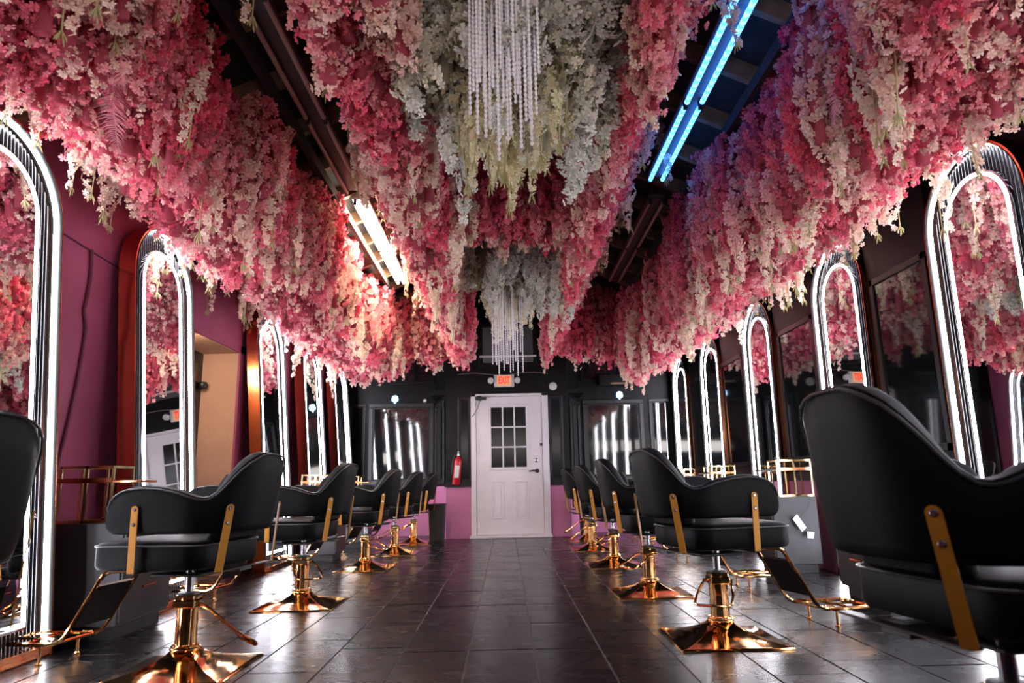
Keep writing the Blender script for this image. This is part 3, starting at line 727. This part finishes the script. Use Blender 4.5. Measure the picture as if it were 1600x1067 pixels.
# ---------------------------------------------------------------- flowers
def petal_template(kind):
    """one floret facing +z: list of verts, tris, and a 0..1 value (0 centre, 1 petal rim)"""
    v = [(0, 0, 0)]; f = []; c = [0.]
    npet = {'orchid': 5, 'ruffle': 5, 'lod': 4}[kind]
    for k in range(npet):
        a = 2 * PI * k / npet; da = PI / npet * (1.0 if kind != 'orchid' else .92)
        if kind == 'lod':
            i0 = len(v)
            for (aa, rr, zz) in ((a - da * .95, .75, .30), (a, 1.02, .18), (a + da * .95, .75, .30)): v.append((rr * math.cos(aa), rr * math.sin(aa), zz)); c.append(.9)
            f += [(0, i0, i0 + 1), (0, i0 + 1, i0 + 2)]
        else:
            i0 = len(v); zc = .12 if kind == 'orchid' else .38
            for (aa, rr, zz) in ((a - da * .95, .52, .22 + (.22 if kind == 'ruffle' else 0)), (a - da * .5, .97, zc), (a + da * .5, .97, zc + (.16 if kind == 'ruffle' else 0)), (a + da * .95, .52, .22 - (.05 if kind == 'ruffle' else 0))):
                v.append((rr * math.cos(aa), rr * math.sin(aa), zz)); c.append(.55 if rr < .6 else 1)
            f += [(0, i0, i0 + 1), (0, i0 + 1, i0 + 2), (0, i0 + 2, i0 + 3)]
    if kind == 'ruffle':
        for k in range(3):       # small inner frill
            a = 2 * PI * (k + .5) / 3; i0 = len(v)
            for (aa, rr, zz) in ((a - .6, .40, .62), (a, .58, .50), (a + .6, .40, .62)): v.append((rr * math.cos(aa), rr * math.sin(aa), zz)); c.append(.8)
            f += [(0, i0, i0 + 1), (0, i0 + 1, i0 + 2)]
    return np.array(v, float), np.array(f, int), np.array(c)
TPL = {k: petal_template(k) for k in ('orchid', 'ruffle', 'lod')}
HOT = np.array([.93, .13, .22]); ROSE = np.array([.96, .28, .35]); PALE = np.array([.97, .49, .48]); CREAM = np.array([.97, .75, .62]); WHITE = np.array([.84, .83, .77]); IVORY = np.array([.84, .75, .54])
def florets(P, Nn, S, Cc, kind, rim=1.08, core=.86):
    """P positions, Nn normals, S sizes, Cc colours -> arrays of a flower mesh"""
    v, f, c = TPL[kind]; n = len(P)
    Nn = Nn / np.linalg.norm(Nn, axis=1)[:, None]
    ref = NR.normal(size=(n, 3)); X = np.cross(ref, Nn); X /= np.linalg.norm(X, axis=1)[:, None]; Y = np.cross(Nn, X)
    cup = NR.uniform(.5, 1.6, n)
    V = P[:, None, :] + S[:, None, None] * (v[None, :, 0:1] * X[:, None, :] + v[None, :, 1:2] * Y[:, None, :] + (v[None, :, 2:3] * cup[:, None, None]) * Nn[:, None, :])
    Fc = f[None] + (np.arange(n) * len(v))[:, None, None]
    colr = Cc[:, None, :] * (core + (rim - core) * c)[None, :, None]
    return V.reshape(-1, 3), Fc.reshape(-1, 3), np.clip(colr, 0, .95).reshape(-1, 3)
def flower_mesh(name, parts):
    off = 0; Vs = []; Fs = []; Cs = []
    for V, F, C_ in parts: Vs.append(V); Fs.append(F + off); Cs.append(C_); off += len(V)
    V = np.concatenate(Vs); F = np.concatenate(Fs); C_ = np.concatenate(Cs)
    me = bpy.data.meshes.new(name); me.vertices.add(len(V)); me.vertices.foreach_set('co', V.astype(np.float32).ravel())
    me.loops.add(F.size); me.loops.foreach_set('vertex_index', F.astype(np.int32).ravel())
    me.polygons.add(len(F)); me.polygons.foreach_set('loop_start', np.arange(0, F.size, 3, dtype=np.int32)); 
    try: me.polygons.foreach_set('loop_total', np.full(len(F), 3, dtype=np.int32))
    except Exception: pass
    me.update(calc_edges=True)
    at = me.attributes.new('tint', 'FLOAT_COLOR', 'POINT'); at.data.foreach_set('color', np.concatenate([C_, np.ones((len(C_), 1))], 1).astype(np.float32).ravel())
    me.materials.append(M['petal']); return me
def core_tube(p0, p1, r_, col):
    n = 5; V = []; 
    for p in (p0, p1):
        for k in range(n): V.append((p[0] + r_ * math.cos(2 * PI * k / n), p[1] + r_ * math.sin(2 * PI * k / n), p[2]))
    F = []
    for k in range(n): j = (k + 1) % n; F += [(k, j, n + j), (k, n + j, n + k)]
    F += [(n, n + 1, n + 2), (n, n + 2, n + 3), (n, n + 3, n + 4)]
    return np.array(V), np.array(F), np.tile(np.array(col), (2 * n, 1))
def noise2(x, y, s=1., seed=0):
    return math.sin(x * 2.7 * s + seed) * math.cos(y * 1.9 * s + seed * 1.7) * .5 + math.sin(x * 5.3 * s - y * 4.1 * s + seed * 2.3) * .3 + math.sin(y * 8.7 * s + x * 2 + seed) * .2
def strand(p, zt, zb, rad, size, dens, cfun, kind, tip=.35):
    """hanging strand: florets all round a vertical axis, thinner at the tip"""
    L_ = zt - zb; n = max(4, int(L_ * dens)); t = (np.arange(n) + NR.uniform(0, 1, n)) / n
    a = NR.uniform(0, 2 * PI, n); taper = np.clip((1 - t) * L_ / .22, tip, 1)
    rr = rad * taper * NR.uniform(.55, 1.15, n)
    wob = np.stack([np.sin(t * 5 + p[0] * 9), np.cos(t * 4 + p[1] * 7)], 1) * .02
    P = np.stack([p[0] + rr * np.cos(a) + wob[:, 0], p[1] + rr * np.sin(a) + wob[:, 1], zt - L_ * t], 1)
    Nn = np.stack([np.cos(a), np.sin(a), NR.uniform(-.75, .25, n)], 1) + NR.normal(0, .28, (n, 3))
    S = size * NR.uniform(.75, 1.2, n) * np.clip(taper * 1.25, .55, 1)
    C_ = cfun(n, t)
    return florets(P, Nn, S, C_, kind)
def cmix(base, jit=.08, to=None, p=0):
    def f(n, t):
        c = np.tile(base, (n, 1))
        if to is not None: c = c + (to - base) * np.clip(t[:, None] * p + NR.normal(0, .12, (n, 1)), 0, 1)
        return np.clip(c * (1 + NR.normal(0, jit, (n, 1))) + NR.normal(0, .015, (n, 3)), .01, .95)
    return f
# ---- individual sprays: prototypes
def spray_proto(kind, L_, rad, size, base, to, dens, seed):
    NR.seed(seed)
    st = strand((0, 0), 0, -L_, rad, size, dens, cmix(base, .07, to, .9), 'orchid', .3)
    me = flower_mesh('spray_' + kind, [st]); o = bpy.data.objects.new('blossom_spray', me)
    b = MB().tube([(.02 * math.cos(p_ := 0), .02, .02), (.004, .01, -L_ * .5), (0, 0, -L_ * .98)], .003, 4); s = b.build('stem', 'bud', o)
    bd = MB()
    for k_ in range(6):
        a = k_ * 1.05; q = Vector((.014 * math.cos(a), .014 * math.sin(a), -L_ - .012 * (k_ % 3) - .005))
        bd.tube([(0, 0, -L_ * .97), q * 1.0, q + Vector((.004 * math.cos(a), .004 * math.sin(a), -.014))], [.0015, .0035, .001], 4)
    bd.build('bud', 'bud', o)
    return o
P_PALE = [spray_proto('pale', .52, .040, .030, PALE, CREAM, 120, 21), spray_proto('pale', .62, .041, .030, CREAM, CREAM * 1.05, 115, 22), spray_proto('pale', .45, .038, .029, PALE, PALE * 1.08, 125, 23), spray_proto('pale', .56, .039, .030, (PALE + CREAM) / 2, CREAM, 120, 24)]
P_CREAM = [spray_proto('cream', .70, .040, .027, IVORY, IVORY * 1.1, 125, 31), spray_proto('cream', .58, .038, .027, IVORY, WHITE, 125, 32)]
NR.seed(5)
def put(proto, loc, rz, sc, label, cat, group, name='blossom_spray', full=True):
    c = proto.copy(); COL.objects.link(c); c.location = loc; c.rotation_euler = (R.uniform(-.05, .05), R.uniform(-.05, .05), rz); c.scale = (sc * R.uniform(.9, 1.15), sc * R.uniform(.9, 1.15), sc * R.uniform(.85, 1.15))
    if full:
        for ch in proto.children:
            d = ch.copy(); COL.objects.link(d); d.parent = c
    return tag(c, label, cat, group)

TRI = 0
def row(name, label, xs, ys, zbot, edge, spray_n, spray_label, spray_group, seed, hotk=0.):
    """a hanging bank of blossoms filling the footprint xs x ys; edge(x, y) > 0 tells how far inside the outline a point is"""
    global TRI
    NR.seed(seed); rr = random.Random(seed); parts = []; cand = []
    x = xs[0]
    step = .088
    nx, ny = int((xs[1] - xs[0]) / step), int((ys[1] - ys[0]) / step)
    for i in range(nx + 1):
        for j in range(ny + 1):
            X = xs[0] + i * step + rr.uniform(-.035, .035); Y = ys[0] + j * step + rr.uniform(-.035, .035)
            e = edge(X, Y) + .06 * math.sin(X * 31 + Y * 23) - .02
            if e < 0: continue
            zt = roof_z(X) - .10 - rr.uniform(0, .08); zb = zbot(X, Y) + rr.uniform(-.05, .09)
            if e > .15: zt = min(zt, zb + .24)
            elif e > .0: zt = zt - rr.uniform(0, .05)
            if zt - zb < .15: continue
            h = noise2(X * 2, Y * 2, 1.3, seed) + rr.uniform(-.45, .45) + hotk
            far = Y > 6.2
            kind = 'lod' if far else 'ruffle'; sz = .031 if not far else .041; dens = 170 if not far else 98
            if Y < 4: dens *= 1.1
            if e > .15: dens *= .38
            if Y < 2.0: dens *= .5; kind = 'lod'
            if h > .42: cf = cmix(HOT, .14, ROSE, .4); rad = .072
            elif h > .10: cf = cmix(HOT * .5 + ROSE * .5, .12, ROSE, .7); rad = .072
            elif h > -.32: cf = cmix(ROSE, .13, PALE, .7); rad = .070
            else: cf = cmix(PALE, .08, CREAM, .8); rad = .058; zb -= .03
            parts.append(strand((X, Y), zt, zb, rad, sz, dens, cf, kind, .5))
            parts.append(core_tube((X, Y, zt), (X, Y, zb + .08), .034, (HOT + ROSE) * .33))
            if e < .2 and Y > 2.2: cand.append((X, Y, zt, zb))
    me = flower_mesh(name, parts); o = bpy.data.objects.new(name, me); COL.objects.link(o)
    tag(o, label, 'flowers', None, 'stuff'); TRI += len(me.polygons)
    rr.shuffle(cand); cand = cand[:spray_n]
    for (X, Y, zt, zb) in cand:
        sc = rr.uniform(.75, 1.25); L_ = .58 * sc
        # sprays hang at every height of the outer face, many of them past the lower edge
        z0 = rr.uniform(zb + L_ * .78, max(zb + L_ * .8, zt)) if rr.random() < .62 else zb + L_ * rr.uniform(.6, .85)
        ox, oy = rr.uniform(-.05, .05), rr.uniform(-.05, .05)
        gx, gy = edge(X + .04, Y) - edge(X - .04, Y), edge(X, Y + .04) - edge(X, Y - .04); g = math.hypot(gx, gy) or 1
        put(rr.choice(P_PALE), (X + ox - gx / g * .075, Y + oy - gy / g * .075, z0), rr.uniform(0, 6.28), sc, spray_label, 'flower spray', spray_group, full=Y < 6.5)
    return o
def wob(y, s, a=.07): return a * (math.sin(y * 1.9 + s) * .6 + math.sin(y * 4.7 + s * 2) * .4)
# left bank over the left mirrors
row('blossom_bank', 'mass of hot pink and rose blossoms hanging over the left mirrors', (-2.42, -1.42), (1.75, 9.5),
    lambda x, y: max(2.34 - .022 * (y - 3) + .30 * max(0, (x + 1.75)) + (.10 if y < 3 else 0), .80 - x / (1.30 + .035 * (y - 3.2))) + .10 * noise2(x * 2, y, 1.2, 3),
    lambda x, y: min(x + 2.40 + wob(y, 1), -1.49 + wob(y, 4, .10) - x, y - 1.75, 9.5 - y), 110,
    'pale pink blossom spray hanging from the bank of flowers over the left mirrors', 'pale sprays of the left flower bank', 41)
row('blossom_bank', 'mass of rose and pink blossoms hanging over the right mirrors', (1.52, 2.50), (1.75, 9.6),
    lambda x, y: max(2.24 - .018 * (y - 3) + .30 * max(0, (1.75 - x)) + (.08 if y < 3 else 0), .80 + x / 1.47) + .10 * noise2(x * 2, y, 1.2, 9),
    lambda x, y: min(x - 1.62 - wob(y, 7, .10), 2.44 + wob(y, 2) - x, y - 1.75, 9.6 - y), 110,
    'pale pink blossom spray hanging from the bank of flowers over the right mirrors', 'pale sprays of the right flower bank', 42, -.05)
# two middle rows and the cross row
def zmid(x, y): return max(2.42 + .14 * noise2(x * 3, y, 1.5, 5) - .03 * (y - 4), .80 + abs(x + .0) / (.425 + .02 * math.sin(y * 3)))
row('blossom_bank', 'mass of pink blossoms hanging left of the white flower clusters', (-1.12, -.36), (1.8, 8.6),
    zmid, lambda x, y: min(x + 1.04 + wob(y, 3, .05), -.42 + wob(y, 5, .10) - x, y - 1.8, 8.6 - y), 38,
    'pale pink blossom spray hanging just left of the white clusters', 'pale sprays of the middle left row', 43)
row('blossom_bank', 'mass of pink blossoms hanging right of the white flower clusters', (.52, 1.22), (1.8, 8.6),
    zmid, lambda x, y: min(x - .58 - wob(y, 8, .10), 1.15 + wob(y, 6, .06) - x, y - 1.8, 8.6 - y), 38,
    'pale pink blossom spray hanging just right of the white clusters', 'pale sprays of the middle right row', 44)
row('blossom_bank', 'pink blossoms bunched between the two white clusters', (-.40, .60), (4.55, 5.35),
    lambda x, y: 2.62 + .08 * noise2(x * 3, y, 2, 2), lambda x, y: min(x + .36, .56 - x, y - 4.6, 5.3 - y), 4,
    'pale pink blossom spray hanging between the two white clusters', 'pale sprays between the white clusters', 45)
for (xa, xb, lab) in ((-1.85, -.42, 'pink blossoms crossing near the back wall left of the door'), (.62, 1.9, 'pink blossoms crossing near the back wall right of the door')):
    row('blossom_bank', lab, (xa, xb), (8.9, 9.5),
        lambda x, y: 2.38 + .10 * noise2(x * 3, y, 2, 2) + .22 * max(0, 1.1 - abs(x - .1)), lambda x, y: min(x - xa, xb - x, y - 8.9, 9.5 - y), 0, '', '', 46 + (xa > 0), .1)
    # the rows above are only top-shortened inside; hang the tops at a common height

# white clusters
def branch_proto(seed, reach, drop, base):
    NR.seed(seed); n = 95; t = NR.uniform(0.05, 1, n) ** .8
    px = reach * (1 - (1 - t) ** 2); pz = -drop * t ** 1.6; a = NR.uniform(0, 2 * PI, n); rr = NR.uniform(.015, .075, n)
    P = np.stack([px + rr * np.cos(a) * .6, rr * np.sin(a) + .05 * np.sin(t * 6 + seed), pz + rr * np.cos(a)], 1)
    Nn = np.stack([np.cos(a) * .6 + .25, np.sin(a), np.cos(a) * .6 - .4], 1) + NR.normal(0, .3, (n, 3))
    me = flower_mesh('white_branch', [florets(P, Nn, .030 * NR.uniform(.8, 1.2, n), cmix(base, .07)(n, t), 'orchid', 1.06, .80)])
    o = bpy.data.objects.new('blossom_branch', me)
    MB().tube([(reach * (1 - (1 - q) ** 2), .05 * math.sin(q * 6 + seed), -drop * q ** 1.6) for q in (0, .2, .4, .6, .8, .97)], .004, 4).build('stem', 'stem', o)
    lf = MB()
    for k_ in range(7):
        q = .15 + k_ * .12; c = Vector((reach * (1 - (1 - q) ** 2), .05 * math.sin(q * 6 + seed), -drop * q ** 1.6)); d = Vector((math.cos(k_ * 2.1), math.sin(k_ * 2.1), -.3)) * .06; s_ = d.cross(Vector((0, 0, 1))) * .3
        lf.add([c, c + d * .5 + s_, c + d, c + d * .5 - s_], [(0, 1, 2, 3)])
    lf.build('leaf', 'stem', o)
    return o
BR = [branch_proto(61, .30, .55, WHITE), branch_proto(62, .22, .70, WHITE), branch_proto(63, .38, .40, WHITE * 1.03), branch_proto(64, .26, .5, (WHITE + IVORY) / 2)]
def bead_strand(x, y, zt, zb, label, group):
    rings = []; n = int((zt - zb) / .022); b = MB(); pts = []; rad = []
    for i in range(n + 1):
        z = zt - (zt - zb) * i / n
        pts += [(x, y, z), (x, y, z - .011)]; rad += [.0078, .0032]
    b.tube(pts, rad, 5); o = b.build('bead_strand', 'bead'); return tag(o, label, 'bead strand', group)
def cluster(cx, cy, zc, tagw, seed, beads):
    rr = random.Random(seed); NR.seed(seed); parts = []
    # loose white mass in the middle of the branches
    for k_ in range(90):
        a = rr.uniform(0, 2 * PI); q = .50 * math.sqrt(rr.random()); X, Y = cx + q * math.cos(a) * 1.05, cy + q * math.sin(a)
        zb = zc + .12 + 1.05 * q + rr.uniform(-.1, .15); zt = min(roof_z(X) - .2, zb + .75 + .2 * rr.random())
        c = WHITE if rr.random() < .6 else IVORY
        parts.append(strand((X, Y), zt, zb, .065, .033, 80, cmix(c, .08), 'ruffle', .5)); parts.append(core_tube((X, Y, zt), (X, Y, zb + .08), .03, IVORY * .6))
    me = flower_mesh('blossom_cluster', parts); o = bpy.data.objects.new('blossom_cluster', me); COL.objects.link(o)
    tag(o, 'dense heart of white blossoms in the %s white flower cluster' % tagw, 'flowers', None, 'stuff')
    for k_ in range(72):
        a = rr.uniform(0, 2 * PI); lv = rr.random(); q = .15 + .25 * rr.random()
        z = zc + .68 + .85 * lv; sc = .75 + .5 * lv
        put(rr.choice(BR), (cx + q * math.cos(a), cy + q * math.sin(a), min(z, 3.5)), a, sc, 'white blossom branch with small green leaves in the %s white flower cluster' % tagw, 'flower branch', 'white branches of the %s cluster' % tagw, full=cy < 5)
    for k_ in range(26):
        a = rr.uniform(0, 2 * PI); q = .30 * rr.random() + .03; zb = zc + .05 + .75 * q; sc = rr.uniform(.9, 1.3)
        put(rr.choice(P_CREAM), (cx + q * math.cos(a), cy + q * math.sin(a), zb + .66 * sc), a, sc, 'long cream blossom spray hanging in the middle of the %s white flower cluster' % tagw, 'flower spray', 'cream sprays of the %s cluster' % tagw, full=cy < 5)
    for (bx_, by_, bt, bb) in beads: bead_strand(bx_, by_, bt, bb, 'clear beaded string hanging in the %s white flower cluster' % tagw, 'beaded strings of the %s cluster' % tagw)
rb = random.Random(3)
beads1 = [(-.115 + .27 * i / 27 + rb.uniform(-.01, .01), 2.52 + rb.uniform(-.1, .1), 3.3, rb.choice([2.12, 2.16, 2.22, 2.3, 2.4, 2.5]) + rb.uniform(-.04, .04)) for i in range(28)]
beads2 = [(-.10 + .27 * i / 15 + rb.uniform(-.008, .008), 6.3 + rb.uniform(-.08, .08), 2.6, rb.choice([1.78, 1.80, 1.9, 2.0]) + rb.uniform(-.03, .03)) for i in range(16)]
cluster(.07, 3.15, 2.12, 'nearer', 71, beads1)
cluster(.08, 6.5, 2.10, 'farther', 72, beads2)
M['feather'] = mat('pink plume', (.95, .45, .55), .8)
def feather(loc, rz, lean, L_, label):
    rf_ = random.Random(int(loc[1] * 100)); b = MB()
    b.tube([(0, 0, 0), (lean * .3, 0, -L_ * .5), (lean, 0, -L_)], [.003, .002, .001], 4)
    n = 46
    for i in range(n):
        t = .08 + .9 * i / n; c = Vector((lean * t * t, 0, -L_ * t))
        for sd in (-1, 1):
            w_ = .075 * math.sin(PI * min(1, t * .9 + .1)) * rf_.uniform(.7, 1.1); a_ = rf_.uniform(-.5, .5)
            tip = c + Vector((sd * w_ * math.cos(a_), w_ * math.sin(a_), -.045)); q = Vector((0, 0, .0022))
            mid = (c + tip) / 2 + Vector((0, 0, .008)); b.add([c + q, c - q, mid - q, mid + q, tip], [(0, 1, 2, 3), (3, 2, 4)])
    o = b.build('feather', 'feather'); o.location = loc; o.rotation_euler.z = rz; return tag(o, label, 'feather', 'pink plumes among the blossoms')
for i, (x, y, z, L_) in enumerate([(-1.60, 2.55, 2.80, .42), (-1.72, 2.75, 2.62, .40), (-1.55, 3.05, 2.95, .42), (-1.66, 3.5, 2.72, .36)]):
    feather((x, y, z), i * .8, .06, L_, 'soft pink plume hanging among the blossoms at the near end of the left bank')
for i, (x, y, z, L_) in enumerate([(1.66, 3.0, 2.85, .42), (1.74, 2.75, 2.62, .40), (1.70, 3.4, 2.66, .38)]):
    feather((x, y, z), i * .9, -.05, L_, 'soft pink plume hanging among the blossoms at the near end of the right bank')
for i, (x, y, z, L_) in enumerate([(-.66, 2.75, 2.95, .34), (.72, 2.8, 3.0, .34)]):
    feather((x, y, z), i * .9, .03, L_, 'soft pink plume beside the nearer white flower cluster, %s side' % ('left' if x < 0 else 'right'))
for o_ in P_PALE + P_CREAM + BR:
    for c_ in list(o_.children): bpy.data.objects.remove(c_)
    bpy.data.objects.remove(o_)
dgt = {}
for o_ in SC.objects:
    if o_.type == 'MESH': dgt[o_.data.name] = sum(len(p.vertices) - 2 for p in o_.data.polygons) if len(o_.data.polygons) < 2e5 else len(o_.data.polygons)
print('ALL unique tris', sum(dgt.values()), TRI, 'tiles', n_tile)
